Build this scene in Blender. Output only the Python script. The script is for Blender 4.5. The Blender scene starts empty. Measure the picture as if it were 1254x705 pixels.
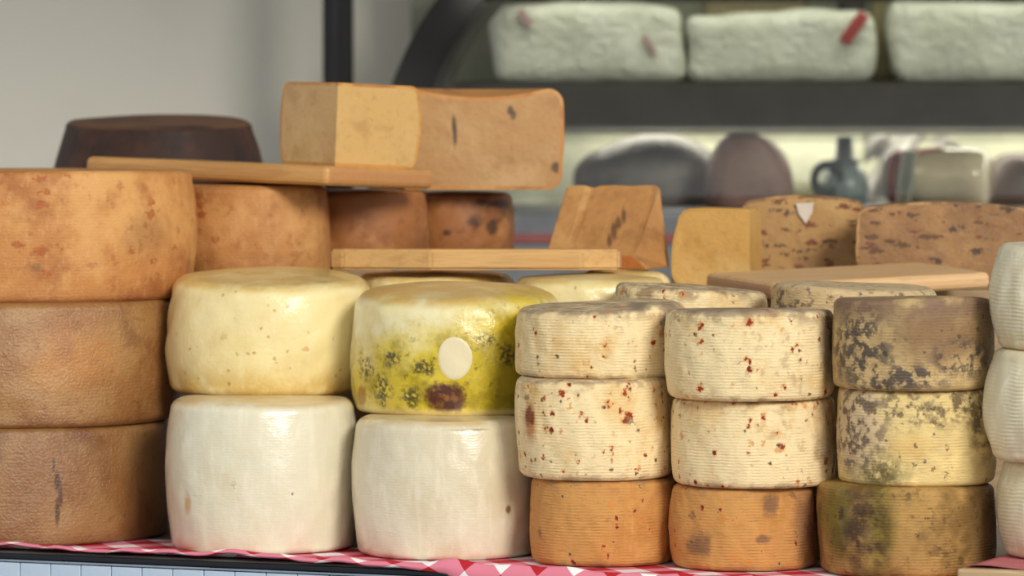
import bpy, bmesh, math, random
import numpy as np
from mathutils import Vector, Matrix
from mathutils.geometry import tessellate_polygon

# ------------------------------------------------------------------ camera, world, light
W, H = 1254.0, 705.0
F = 7000.0                      # focal length in pixels
HOR = 10.0                      # horizon row
PITCH = math.atan((H / 2 - HOR) / F)
CAM = Vector((0.0, -7.15, 0.68))
D0 = 7.15
sc = bpy.context.scene
COL = sc.collection
cam_d = bpy.data.cameras.new('camera'); cam = bpy.data.objects.new('camera', cam_d); COL.objects.link(cam)
cam.location = CAM; cam.rotation_euler = (math.pi / 2 - PITCH, 0, 0)
cam_d.sensor_width = 36.0; cam_d.lens = 36.0 * F / W
cam_d.dof.use_dof = True; cam_d.dof.focus_distance = 6.95; cam_d.dof.aperture_fstop = 5.0
sc.camera = cam
sc.view_settings.view_transform = 'Standard'; sc.view_settings.look = 'None'
sc.view_settings.gamma = 1.0; sc.view_settings.use_curve_mapping = False
sc.view_settings.exposure = -0.12
world = bpy.data.worlds.new('overcast_sky'); sc.world = world; world.use_nodes = True
bg = world.node_tree.nodes['Background']
bg.inputs[0].default_value = (0.95, 0.98, 1.0, 1); bg.inputs[1].default_value = 0.86
sun_d = bpy.data.lights.new('sun', 'SUN'); sun_d.energy = 2.5; sun_d.angle = math.radians(16); sun_d.color = (1.0, 0.95, 0.86)
sun = bpy.data.objects.new('sun', sun_d); COL.objects.link(sun)
sun.rotation_euler = Vector((-0.42, 0.80, -0.42)).to_track_quat('-Z', 'Y').to_euler()

# ------------------------------------------------------------------ helpers
cp, sp = math.cos(PITCH), math.sin(PITCH)
def ray(px, py):
    a = (px - W / 2) / F; b = (H / 2 - py) / F
    return Vector((a, cp + b * sp, -sp + b * cp))
def at(px, py, d):              # world point seen at a pixel at world depth d in front of the camera
    r = ray(px, py); return CAM + r * (d / r.y)
def zat(py, d): return at(W / 2, py, d).z
def xat(px, py, d): return at(px, py, d).x
def ground(px, py, z=0.0):
    r = ray(px, py); return CAM + r * ((z - CAM.z) / r.z)

def lin(c):
    return tuple(((v / 255) / 12.92 if v / 255 <= .04045 else ((v / 255 + .055) / 1.055) ** 2.4) for v in c) + (1.0,)

def tag(o, label=None, cat=None, group=None, kind=None):
    if label: o['label'] = label
    if cat: o['category'] = cat
    if group: o['group'] = group
    if kind: o['kind'] = kind
    return o
def link(name, me, mat=None, parent=None, smooth=True):
    o = bpy.data.objects.new(name, me); COL.objects.link(o)
    if mat is not None:
        for m in (mat if isinstance(mat, (list, tuple)) else [mat]): me.materials.append(m)
    if parent: o.parent = parent
    if smooth and len(me.polygons): me.polygons.foreach_set('use_smooth', [True] * len(me.polygons))
    return o
def empty(name, loc=(0, 0, 0), rz=0):
    o = bpy.data.objects.new(name, None); COL.objects.link(o); o.location = loc; o.rotation_euler = (0, 0, rz)
    o.empty_display_size = .05
    return o
def bm_mesh(bm, name):
    bmesh.ops.recalc_face_normals(bm, faces=bm.faces)
    me = bpy.data.meshes.new(name); bm.to_mesh(me); bm.free(); return me
def box_bm(x0, x1, y0, y1, z0, z1, bev=0.0, seg=3):
    bm = bmesh.new()
    bmesh.ops.create_cube(bm, size=1)
    for v in bm.verts:
        v.co = Vector((x0 + (v.co.x + .5) * (x1 - x0), y0 + (v.co.y + .5) * (y1 - y0), z0 + (v.co.z + .5) * (z1 - z0)))
    if bev: bmesh.ops.bevel(bm, geom=bm.edges[:] , offset=bev, segments=seg, profile=.5, affect='EDGES')
    return bm
def box(name, dims, mat, parent=None, bev=.002, seg=2, smooth=False):
    me = bm_mesh(box_bm(*dims, bev=bev, seg=seg), name)
    return link(name, me, mat, parent, smooth)
def tube_bm(pts, r, seg=12, closed=False):
    bm = bmesh.new(); rings = []; n = len(pts); pts = [Vector(p) for p in pts]
    rr = r if isinstance(r, (list, tuple)) else [r] * n
    for i, p in enumerate(pts):
        a = pts[(i - 1) % n] if (closed or i > 0) else p; b = pts[(i + 1) % n] if (closed or i < n - 1) else p
        t = (b - a).normalized(); u = t.cross(Vector((.13, .21, .97))).normalized(); v = t.cross(u)
        rings.append([bm.verts.new(p + (u * math.cos(k * 2 * math.pi / seg) + v * math.sin(k * 2 * math.pi / seg)) * rr[i]) for k in range(seg)])
    for i in range(n if closed else n - 1):
        A, B = rings[i], rings[(i + 1) % n]
        for k in range(seg): bm.faces.new((A[k], A[(k + 1) % seg], B[(k + 1) % seg], B[k]))
    if not closed: bm.faces.new(rings[0]); bm.faces.new(rings[-1])
    return bm
def lathe_bm(prof, seg=48):
    bm = bmesh.new(); rings = []
    for r, z in prof:
        rings.append([bm.verts.new((max(r, 1e-4) * math.cos(k * 2 * math.pi / seg), max(r, 1e-4) * math.sin(k * 2 * math.pi / seg), z)) for k in range(seg)])
    for A, B in zip(rings, rings[1:]):
        for k in range(seg): bm.faces.new((A[k], A[(k + 1) % seg], B[(k + 1) % seg], B[k]))
    bm.faces.new(rings[0]); bm.faces.new(rings[-1])
    return bm

# ------------------------------------------------------------------ materials
class Mat:
    def __init__(s, name, base, rough=.6, coat=0, spec=.5, sss=0, seed=0.0, coatr=.15):
        s.m = bpy.data.materials.new(name); s.m.use_nodes = True; s.t = s.m.node_tree
        s.b = s.t.nodes['Principled BSDF']; s.col = lin(base); s.seed = seed; s.rgh = rough; s.h = None
        s.b.inputs['Roughness'].default_value = rough; s.b.inputs['Specular IOR Level'].default_value = spec
        s.b.inputs['Coat Weight'].default_value = coat; s.b.inputs['Coat Roughness'].default_value = coatr
        if sss:
            s.b.inputs['Subsurface Weight'].default_value = sss; s.b.inputs['Subsurface Radius'].default_value = (1, .85, .6)
            s.b.inputs['Subsurface Scale'].default_value = .008
        s.tc = s.t.nodes.new('ShaderNodeTexCoord'); s.oc = s.tc.outputs['Object']; s.k = 0
    def put(s, inp, v):
        if hasattr(v, 'is_linked') or isinstance(v, bpy.types.NodeSocket): s.t.links.new(v, inp)
        else: inp.default_value = v
    def nd(s, typ, ins={}, **props):
        n = s.t.nodes.new(typ)
        for k, v in props.items(): setattr(n, k, v)
        for k, v in ins.items(): s.put(n.inputs[k], v)
        return n
    def math(s, op, a, b=0.0, clamp=False):
        return s.nd('ShaderNodeMath', {0: a, 1: b}, operation=op, use_clamp=clamp).outputs[0]
    def vec(s, stretch=(1, 1, 1)):
        s.k += 1; o = s.seed * 3.17 + s.k * 1.93
        return s.nd('ShaderNodeMapping', {'Vector': s.oc, 'Location': (o, o * .7, -o * .4), 'Scale': stretch}).outputs[0]
    def rng(s, v, lo, hi, a=0.0, b=1.0):
        return s.nd('ShaderNodeMapRange', {0: v, 1: lo, 2: hi, 3: a, 4: b}, interpolation_type='SMOOTHSTEP').outputs[0]
    def raw(s, scale, stretch=(1, 1, 1), detail=4, rough=.6, dist=0):
        return s.nd('ShaderNodeTexNoise', {'Vector': s.vec(stretch), 'Scale': scale, 'Detail': detail, 'Roughness': rough, 'Distortion': dist}).outputs[0]
    def noise(s, scale, lo=.45, hi=.6, **k): return s.rng(s.raw(scale, **k), lo, hi)
    def speck(s, scale, thr=.6, r=.35, stretch=(1, 1, 1), wob=.3, soft=.1):
        nz = s.nd('ShaderNodeTexNoise', {'Vector': s.vec(), 'Scale': scale * 2.6, 'Detail': 4.0, 'Roughness': .7}).outputs['Color']
        nz = s.nd('ShaderNodeVectorMath', {0: nz, 1: (.5, .5, .5)}, operation='SUBTRACT').outputs[0]
        nz = s.nd('ShaderNodeVectorMath', {0: nz, 3: 1.1 / scale}, operation='SCALE').outputs[0]
        vv = s.nd('ShaderNodeVectorMath', {0: s.vec(stretch), 1: nz}, operation='ADD').outputs[0]
        v = s.nd('ShaderNodeTexVoronoi', {'Vector': vv, 'Scale': scale})
        sep = s.nd('ShaderNodeSeparateColor', {0: v.outputs['Color']})
        d = s.math('ADD', v.outputs['Distance'], s.math('MULTIPLY', s.math('SUBTRACT', s.raw(scale * 2.2, detail=3), .5), wob))
        rad = s.math('MULTIPLY', sep.outputs[1], r)
        f = s.rng(s.math('SUBTRACT', d, rad), soft, 0.0)
        return s.math('MULTIPLY', f, s.math('GREATER_THAN', sep.outputs[0], thr))
    def patch(s, x, z, a, b, soft=.3, wob=.8, wsc=60, front=True):
        p = s.nd('ShaderNodeVectorMath', {0: s.oc, 1: (x, 0, z)}, operation='SUBTRACT').outputs[0]
        p = s.nd('ShaderNodeVectorMath', {0: p, 1: (1 / a, 0, 1 / b)}, operation='MULTIPLY').outputs[0]
        l = s.nd('ShaderNodeVectorMath', {0: p}, operation='LENGTH').outputs['Value']
        if wob: l = s.math('ADD', l, s.math('MULTIPLY', s.math('SUBTRACT', s.raw(wsc, detail=5, rough=.65), .5), wob * 2))
        f = s.rng(l, 1 + soft, 1 - soft)
        if front: f = s.math('MULTIPLY', f, s.math('LESS_THAN', s.axis('y'), 0.0))
        return f
    def axis(s, a):
        n = s.nd('ShaderNodeSeparateXYZ', {0: s.oc}); return n.outputs['xyz'.index(a)]
    def zband(s, lo, hi): return s.rng(s.axis('z'), lo, hi)
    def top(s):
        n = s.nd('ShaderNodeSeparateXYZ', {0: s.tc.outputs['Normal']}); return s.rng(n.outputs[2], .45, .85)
    def mul(s, a, b): return s.math('MULTIPLY', a, b)
    def inv(s, a): return s.math('SUBTRACT', 1.0, a)
    def paint(s, color, fac, amt=1.0):
        if amt != 1.0: fac = s.math('MULTIPLY', fac, amt)
        n = s.nd('ShaderNodeMix', {0: fac}, data_type='RGBA'); s.put(n.inputs[6], s.col); s.put(n.inputs[7], lin(color) if len(color) == 3 else color)
        s.col = n.outputs[2]; return s
    def rough(s, fac, val):
        n = s.nd('ShaderNodeMix', {0: fac}); s.put(n.inputs[2], s.rgh); s.put(n.inputs[3], val); s.rgh = n.outputs[0]; return s
    def bump(s, h, dist=.001, strength=1.0):
        n = s.nd('ShaderNodeBump', {'Height': h, 'Distance': dist, 'Strength': strength})
        if s.h is not None: s.t.links.new(s.h, n.inputs['Normal'])
        s.h = n.outputs[0]; return s
    def lines(s, scale=88.0, amt=.0004, dist=2.0):
        wv = s.nd('ShaderNodeTexWave', {'Vector': s.vec(), 'Scale': scale, 'Distortion': dist, 'Detail': 2.0, 'Detail Scale': 2.0}, bands_direction='Z').outputs[1]
        return s.bump(s.mul(wv, s.noise(28, .3, .62, stretch=(1, 1, .6))), amt, .8)
    def flecks(s, scale, thr, r, core, halo, stretch=(1, 1, 1)):
        nz = s.nd('ShaderNodeTexNoise', {'Vector': s.vec(), 'Scale': scale * 2.6, 'Detail': 4.0, 'Roughness': .7}).outputs['Color']
        nz = s.nd('ShaderNodeVectorMath', {0: nz, 1: (.5, .5, .5)}, operation='SUBTRACT').outputs[0]
        nz = s.nd('ShaderNodeVectorMath', {0: nz, 3: .9 / scale}, operation='SCALE').outputs[0]
        vv = s.nd('ShaderNodeVectorMath', {0: s.vec(stretch), 1: nz}, operation='ADD').outputs[0]
        v = s.nd('ShaderNodeTexVoronoi', {'Vector': vv, 'Scale': scale})
        sep = s.nd('ShaderNodeSeparateColor', {0: v.outputs['Color']})
        on = s.math('GREATER_THAN', sep.outputs[0], thr); d = s.math('SUBTRACT', v.outputs['Distance'], s.math('MULTIPLY', sep.outputs[1], r))
        s.paint(halo, s.mul(s.rng(d, .22, .02), on), .75)
        return s.paint(core, s.mul(s.rng(d, .07, .0), on), .95)
    def done(s):
        s.put(s.b.inputs['Base Color'], s.col); s.put(s.b.inputs['Roughness'], s.rgh)
        if s.h is not None:
            s.t.links.new(s.h, s.b.inputs['Normal']); s.t.links.new(s.h, s.b.inputs['Coat Normal'])
        return s.m

def plain(name, c, rough=.5, metal=0, bump=0, coat=0):
    m = Mat(name, c, rough, coat)
    m.b.inputs['Metallic'].default_value = metal
    m.paint(tuple(int(v * .85) for v in c), m.noise(14, .4, .65), .6)
    if bump: m.bump(m.raw(60), bump)
    return m.done()

# ------------------------------------------------------------------ cheese wheel geometry
def wave_noise(th, z, seed, kth=(1, 6), kz=40, n=10):
    r = np.random.RandomState(seed); o = np.zeros(np.broadcast(th, z).shape)
    for i in range(n):
        o += np.sin(r.randint(kth[0], kth[1] + 1) * th + r.uniform(-kz, kz) * z + r.uniform(0, 6.28)) * r.uniform(.4, 1)
    return o / (n ** .5)
def profile(R, h, edge, bulge, taper, dome, nside, ebot=None):
    eb = ebot or edge
    rz = lambda z: R - bulge * (2 * z / h - 1) ** 2 - taper * (2 * z / h - 1)
    p = []; rs = rz(eb)
    for t in np.linspace(.0, 1, 6)[:-1]: p.append(((rs - eb) * t, 0.0))
    for a in np.linspace(-math.pi / 2, 0, 7)[:-1]: p.append((rs - eb + eb * math.cos(a), eb + eb * math.sin(a)))
    for z in np.linspace(eb, h - edge, nside): p.append((rz(z), z))
    rs = rz(h - edge)
    for a in np.linspace(0, math.pi / 2, 8)[1:]: p.append((rs - edge + edge * math.cos(a), h - edge + edge * math.sin(a)))
    for t in np.linspace(1, 0, 10)[1:]: p.append(((rs - edge) * t, h))
    p = np.array(p); rt = rs - edge
    k = p[:, 1] >= h - 1e-6
    p[k, 1] += dome * (1 - (p[k, 0] / rt) ** 2)
    return p
def wheel_coords(R, h, edge=.012, bulge=.006, taper=0, dome=.002, ridge=0, pitch=.0038, tx=0, ty=0, seed=0, sy=1, irr=.002, nside=30, nth=144, a0=0, a1=None, ebot=None, lump=.0):
    if ridge: nside = max(nside, int(h / pitch * 6))
    p = profile(R, h, edge, bulge, taper, dome, nside, ebot)
    full = a1 is None
    th = np.linspace(0, 2 * math.pi, nth, endpoint=False) if full else np.linspace(a0, a1, nth)
    r = p[:, 0][:, None] + 0 * th[None]; z = p[:, 1][:, None] + 0 * th[None]
    T = th[None, :] + 0 * r
    k = np.clip(r / R, 0, 1)
    r = r + irr * k * wave_noise(T, z, seed) + .35 * irr * k * wave_noise(T, z, seed + 5, (6, 22), 160)
    if lump: r = r + lump * k * wave_noise(T, z, seed + 7, (10, 45), 300)
    zt = np.clip(z / h, 0, 1)
    if ridge:
        m = np.clip((z - edge * .5) / .006, 0, 1) * np.clip((h - edge * .5 - z) / .006, 0, 1) * (k > .6)
        mod = np.clip(.7 + .8 * wave_noise(T, z, seed + 11, (3, 40), 160), -.2, 2.0)
        r = r + ridge * m * mod * np.sin(2 * math.pi * z / pitch + 1.3 * wave_noise(T, z, seed + 3, (2, 28), 60))
        z = z + ridge * .9 * zt * (k < .97) * wave_noise(T * 3, k * 9, seed + 2, (1, 9), 6)
    x = r * np.cos(T); y = r * np.sin(T) * sy
    z = z + zt ** 2 * irr * .7 * wave_noise(T, k, seed + 9, (1, 4), 3)* k + zt * (tx * x + ty * y)
    return x, y, z, p
def grid_mesh(name, x, y, z, wrap):
    nr, nt = x.shape
    co = np.stack([x, y, z], -1).reshape(-1, 3)
    i, j = np.meshgrid(np.arange(nr - 1), np.arange(nt if wrap else nt - 1), indexing='ij')
    j2 = (j + 1) % nt
    q = np.stack([i * nt + j, i * nt + j2, (i + 1) * nt + j2, (i + 1) * nt + j], -1).reshape(-1, 4)
    me = bpy.data.meshes.new(name)
    me.vertices.add(len(co)); me.vertices.foreach_set('co', co.astype(np.float32).ravel())
    me.loops.add(q.size); me.loops.foreach_set('vertex_index', q.astype(np.int32).ravel())
    me.polygons.add(len(q)); me.polygons.foreach_set('loop_start', np.arange(0, q.size, 4, dtype=np.int32)); 
    me.update(calc_edges=True); me.validate()
    bm = bmesh.new(); bm.from_mesh(me); bmesh.ops.remove_doubles(bm, verts=bm.verts, dist=1e-6); bm.to_mesh(me); bm.free()
    return me
class Ctx:
    def __init__(s, cx, df, z0, yref): s.cx, s.df, s.z0, s.m, s.y = cx, df, z0, df / F, yref
    def __call__(s, px, py): return ((px - s.cx) * s.m, zat(py, s.df) - s.z0)
    def patch(s, m, px, py, a, b, **k):
        x, z = s(px, py); return m.patch(x, z, a * s.m, b * s.m, **k)
SEED = [0]
def wheel(name, label, cx, rpx, ytop, df, z0, matf, group=None, sy=1.0, cat='cheese', ztop=None, **k):
    """whole wheel: cx, rpx, ytop measured in the photograph at the front depth df; returns object, top z"""
    SEED[0] += 1
    dc = df + rpx * df / F
    for _ in range(4): R = rpx * dc / F; dc = df + R * sy
    zt = ztop if ztop is not None else zat(ytop, df + k.get('edge', .012) * .5); h = zt - z0
    x, y, z, p = wheel_coords(R, h, seed=SEED[0] * 13, sy=sy, **k)
    me = grid_mesh(name, x, y, z, True)
    c = Ctx(cx, df, z0, ytop)
    o = link(name, me, matf(c, SEED[0], h, R))
    o.location = (xat(cx, ytop, dc), dc + CAM.y, z0)
    tag(o, label, cat, group)
    print('WHEEL %-22s R=%.3f h=%.3f z0=%.3f top=%.3f d=%.3f x=%.3f' % (name, R, h, z0, zt, dc, o.location.x))
    return o, zt
def sector(name, label, X, d, z0, R, h, a0, a1, rind, paste, group=None, rim=.004, rz=0.0, cat='cheese', **k):
    SEED[0] += 1
    x, y, z, p = wheel_coords(R, h, seed=SEED[0] * 13, a0=math.radians(a0), a1=math.radians(a1), nth=80, **k)
    me = grid_mesh(name, x, y, z, False)
    o = link(name, me, rind); o.location = (X, d + CAM.y, z0); o.rotation_euler = (0, 0, rz)
    half = abs(a1 - a0 - 180) < .1
    polys = []
    for col in (0, -1):
        polys.append([Vector((x[i, col], y[i, col], z[i, col])) for i in range(x.shape[0])])
    sets = [polys[0] + polys[1][::-1]] if half else polys
    for pl in sets:
        q = []
        for v in pl:
            if not q or (v - q[-1]).length > 1e-5: q.append(v)
        if (q[0] - q[-1]).length < 1e-5: q.pop()
        c = sum(q, Vector()) / len(q)
        # keep only outline points, inset the rim
        bm = bmesh.new(); out = [bm.verts.new(v) for v in q]; inn = []
        for i, v in enumerate(q):
            a, b = q[i - 1], q[(i + 1) % len(q)]
            t = (b - a).normalized(); nrm = t.cross((q[len(q) // 4] - c).cross(q[len(q) // 2] - c).normalized())
            if nrm.dot(c - v) < 0: nrm = -nrm
            axis = (abs(v.x) + abs(v.y)) < 1e-4
            dv = nrm * rim
            if axis: dv = Vector((0, 0, rim if v.z < h / 2 else -rim))
            inn.append(bm.verts.new(v + dv))
        for tri in tessellate_polygon([[v.co for v in inn]]):
            try: bm.faces.new([inn[k] for k in tri]).material_index = 0
            except ValueError: pass
        for i in range(len(q)):
            j = (i + 1) % len(q)
            f = bm.faces.new((out[i], out[j], inn[j], inn[i])); f.material_index = 1
        m2 = bm_mesh(bm, 'cut_face')
        link('cut_face', m2, [paste, rind], o, smooth=False)
    tag(o, label, cat, group)
    return o

# ------------------------------------------------------------------ cheese materials
def orange_rind(bright=1.0, gloss=0.0, extra=None):
    def f(c, seed, h, R):
        k = lambda *v: tuple(min(255, int(q * bright)) for q in v)
        m = Mat('orange_rind', k(188, 128, 68), .62 - .2 * gloss, coat=.55 * gloss, seed=seed, coatr=.24)
        m.paint(k(208, 154, 90), m.noise(9, .42, .62))
        m.paint(k(148, 86, 40), m.noise(13, .5, .72), .75)
        m.paint(k(212, 164, 110), m.noise(140, .52, .72, stretch=(1, 1, .5)), .4)
        m.paint(k(150, 84, 40), m.noise(60, .56, .7, detail=6), .5)
        if not gloss:
            m.paint(k(162, 82, 30), m.mul(m.speck(46, .45, .32, (.8, .8, 1.3)), m.noise(10, .42, .55)), .8)
        m.paint(k(130, 72, 36), m.zband(.022, .0), .45)
        wv = m.nd('ShaderNodeTexWave', {'Vector': m.vec(), 'Scale': 75.0, 'Distortion': 3.0, 'Detail': 2.0}, bands_direction='Z').outputs[1]
        m.bump(m.raw(45, detail=5), .003, .5).bump(wv, .0002, .5).bump(m.raw(300, detail=3), .0014 + .0012 * gloss, .7)
        if extra: extra(m, c)
        return m.done()
    return f
def pale_rind(c, seed, h, R):
    m = Mat('pale_yellow_rind', (240, 222, 164), .32, coat=.45, seed=seed, sss=.12, coatr=.2)
    m.paint((226, 202, 132), m.noise(10, .45, .66), .7)
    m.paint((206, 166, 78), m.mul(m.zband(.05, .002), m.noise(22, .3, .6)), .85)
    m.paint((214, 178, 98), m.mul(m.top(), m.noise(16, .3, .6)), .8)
    m.paint((196, 140, 56), m.mul(m.speck(60, .72, .3), m.zband(.12, .02)), .75)
    m.paint((176, 130, 60), m.speck(120, .93, .35), .7)
    m.paint((240, 228, 180), m.noise(90, .5, .75, stretch=(1, 1, .3)), .4)
    m.bump(m.raw(22), .004, .4).bump(m.raw(160, detail=4), .0012, .5).bump(m.raw(420), .0005, .5)
    return m.done()
def white_rind(spot=None):
    def f(c, seed, h, R):
        m = Mat('white_rind', (224, 217, 190), .30, coat=.6, seed=seed, sss=.15, coatr=.18)
        m.paint((214, 200, 166), m.noise(8, .45, .65), .7)
        m.paint((238, 230, 206), m.noise(80, .45, .7, stretch=(1, 1, .25)), .5)
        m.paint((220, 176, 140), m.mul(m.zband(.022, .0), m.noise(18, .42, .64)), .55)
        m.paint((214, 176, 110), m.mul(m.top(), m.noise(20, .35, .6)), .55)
        m.paint((120, 84, 40), m.speck(70, .99, .3), .8)
        if spot: spot(m, c)
        wv = m.nd('ShaderNodeTexWave', {'Vector': m.vec(), 'Scale': 90.0, 'Distortion': 4.0, 'Detail': 2.0}, bands_direction='Z').outputs[1]
        m.bump(m.raw(18), .0035, .4).bump(wv, .0001, .5).bump(m.raw(120, detail=4), .0012, .5)
        return m.done()
    return f
def green_rind(c, seed, h, R):
    m = Mat('green_stained_rind', (240, 234, 200), .34, coat=.5, seed=seed, sss=.08, coatr=.16)
    m.paint((226, 206, 120), m.noise(9, .4, .62), .5)
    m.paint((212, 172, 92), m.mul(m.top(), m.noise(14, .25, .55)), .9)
    g = c.patch(m, 556, 468, 135, 66, soft=.45, wob=.9, wsc=16)
    g2 = c.patch(m, 650, 420, 70, 60, soft=.45, wob=.8, wsc=18)
    g = m.math('MAXIMUM', g, g2)
    m.paint((214, 188, 22), g, .97)
    m.paint((160, 138, 10), m.mul(g, m.noise(26, .46, .62, detail=6)), .75)
    m.paint((206, 178, 40), m.mul(g, m.noise(40, .55, .7, detail=5)), .7)
    m.paint((112, 98, 12), m.mul(g, m.noise(85, .57, .68, detail=6)), .75)
    m.paint((110, 92, 12), c.patch(m, 655, 470, 60, 60, soft=.5, wob=.7, wsc=22), .7)
    for px, py, a, b in ((505, 487, 12, 12), (468, 478, 10, 18), (480, 440, 11, 9), (622, 436, 10, 13), (598, 415, 12, 8), (520, 450, 14, 8), (447, 455, 9, 14)):
        m.paint((58, 52, 14), m.mul(c.patch(m, px, py, a, b, soft=.5, wob=1.3, wsc=90), m.noise(160, .4, .56, detail=5)), .9)
    r = c.patch(m, 549, 487, 25, 17, soft=.35, wob=.9, wsc=60)
    m.paint((122, 62, 14), r, .9).paint((70, 18, 10), m.mul(r, m.noise(70, .34, .52)), .92)
    m.paint((150, 70, 50), c.patch(m, 442, 490, 6, 12, wob=.6), .6)
    m.paint((236, 214, 150), m.zband(.012, .002), .8)
    m.bump(m.raw(22), .004, .45).bump(m.raw(120, detail=4), .0014, .5).bump(m.raw(400), .0006, .5)
    return m.done()
def spotted(base=(238, 216, 168), warm=(222, 180, 112), mold=.5, dens=.72, extra=None, topc=(176, 158, 132)):
    def f(c, seed, h, R):
        m = Mat('chilli_spotted_rind', base, .78, seed=seed, spec=.3)
        m.paint(warm, m.noise(14, .48, .7), .75)
        m.paint(tuple(min(255, int(v * 1.07)) for v in base), m.noise(60, .5, .7, stretch=(1, 1, .4)), .6)
        m.paint(tuple(int(v * .8) for v in warm), m.noise(170, .55, .7, stretch=(.35, .35, 2.2)), .4)
        m.paint(topc, m.mul(m.top(), m.noise(28, .35, .55)), .85)
        ed = m.math('MAXIMUM', m.zband(h - .02, h - .004), m.zband(.014, .001))
        m.paint((136, 108, 80), m.mul(ed, m.noise(42, .47, .6, detail=5)), mold)
        m.paint((166, 134, 98), m.mul(m.noise(11, .54, .66), m.noise(75, .5, .64, detail=5)), mold * .8)
        m.paint((206, 136, 66), m.speck(62, .86, .30, wob=.5), .7)
        m.flecks(52, dens, .22, (140, 44, 20), (214, 148, 84))
        m.flecks(80, dens + .08, .24, (112, 26, 12), (206, 134, 84), (1.2, 1.2, .9))
        m.flecks(95, dens + .06, .2, (96, 70, 52), (190, 156, 112))
        m.paint((122, 94, 72), m.speck(48, .92, .3, wob=.6), .7)
        m.bump(m.raw(40, detail=5), .003, .5).lines().bump(m.raw(260, stretch=(.6, .6, 1.3), detail=4), .0009, .7)
        if extra: extra(m, c)
        return m.done()
    return f
def moldy(kind):
    def f(c, seed, h, R):
        base = {'top': (196, 168, 118), 'mid': (226, 200, 136), 'low': (170, 134, 76), 'back': (206, 178, 132)}[kind]
        m = Mat('mouldy_rind', base, .72, seed=seed, spec=.35)
        m.paint(tuple(int(v * 1.1) for v in base), m.noise(18, .5, .65), .7)
        m.paint(tuple(int(v * .8) for v in base), m.noise(180, .52, .68, stretch=(.3, .3, 2.4)), .5)
        if kind == 'top':
            m.paint((128, 96, 66), c.patch(m, 1150, 412, 60, 34, soft=.6, wob=.8, wsc=25), .85)
            a = m.math('MAXIMUM', c.patch(m, 1052, 430, 34, 50, soft=.5, wob=.7, wsc=25), c.patch(m, 1090, 462, 60, 18, soft=.5, wob=.8, wsc=25))
            a = m.math('MAXIMUM', a, c.patch(m, 1172, 440, 40, 22, soft=.5, wob=.8, wsc=25))
            m.paint((72, 64, 62), m.mul(a, m.noise(75, .43, .56, detail=6)), .9)
            m.paint((116, 88, 76), m.mul(m.zband(h - .035, h - .005), m.noise(22, .3, .55)), .75)
            m.paint((92, 80, 70), m.noise(95, .58, .7, detail=6), .6)
        elif kind == 'mid':
            a = c.patch(m, 1046, 520, 30, 60, soft=.5, wob=.9, wsc=28)
            m.paint((206, 182, 148), a, .8)
            m.paint((88, 72, 62), m.mul(m.math('MAXIMUM', a, c.patch(m, 1100, 500, 36, 26, soft=.6, wob=.9, wsc=26)), m.noise(80, .47, .6, detail=6)), .85)
            m.paint((86, 66, 48), m.mul(m.math('MAXIMUM', c.patch(m, 1160, 496, 34, 26, soft=.5, wob=1.0, wsc=30), c.patch(m, 1204, 510, 22, 46, soft=.5, wob=.8, wsc=30)), m.noise(70, .42, .58, detail=6)), .85)
            m.paint((82, 72, 30), m.mul(c.patch(m, 1076, 580, 24, 18, soft=.8, wob=1.0, wsc=60), m.noise(90, .36, .56, detail=5)), .85)
            m.paint((206, 160, 78), c.patch(m, 1108, 548, 22, 14, soft=.9, wob=.8, wsc=40), .45)
            m.paint((112, 84, 56), m.speck(70, .84, .3, wob=.6), .8)
        elif kind == 'low':
            m.paint((118, 88, 42), m.noise(16, .42, .6), .8)
            m.paint((112, 102, 28), m.math('MAXIMUM', c.patch(m, 1020, 640, 16, 46, soft=.5, wob=.7, wsc=28), c.patch(m, 1072, 650, 16, 54, soft=.7, wob=1.0, wsc=28)), .75)
            m.paint((62, 40, 22), m.mul(c.patch(m, 1052, 648, 27, 50, soft=.7, wob=1.0, wsc=35), m.noise(60, .3, .56, detail=6)), .92)
            m.paint((150, 122, 70), c.patch(m, 1056, 660, 8, 14, soft=.7, wob=1.0, wsc=60), .5)
            m.paint((58, 40, 22), m.mul(m.speck(55, .74, .34, wob=.6), m.noise(12, .4, .6)), .8)
            m.paint((80, 58, 30), m.noise(100, .56, .7, detail=5), .6)
            m.paint((70, 48, 24), c.patch(m, 1210, 660, 30, 60, soft=.7, wob=.5, wsc=25), .7)  # painted shade on the right side, next to the cream stack
        else:
            m.paint((92, 76, 62), m.noise(65, .53, .64, detail=6), .8)
            m.paint((206, 184, 150), m.top(), .4)
            m.paint((120, 44, 24), m.speck(70, .8, .28), .8)
        m.paint((60, 50, 44), m.speck(90, .9, .3, wob=.7), .7)
        m.bump(m.raw(40, detail=5), .003, .5).lines().bump(m.raw(260, stretch=(.6, .6, 1.3), detail=4), .0011, .7)
        if kind == 'low': m.rough(c.patch(m, 1052, 640, 30, 50, soft=.5, wob=.9, wsc=45), .28)
        return m.done()
    return f
def cream_ribbed(c, seed, h, R):
    m = Mat('cream_ribbed_rind', (228, 219, 186), .42, coat=.2, seed=seed, sss=.12, coatr=.25)
    m.paint((216, 204, 166), m.noise(12, .45, .65), .7)
    m.paint((204, 164, 120), m.mul(m.zband(.03, 0), m.noise(20, .3, .6)), .6)
    m.paint((246, 242, 224), m.noise(90, .5, .7, stretch=(1, 1, .5)), .5)
    m.bump(m.raw(150, detail=4), .001, .5)
    return m.done()
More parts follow.
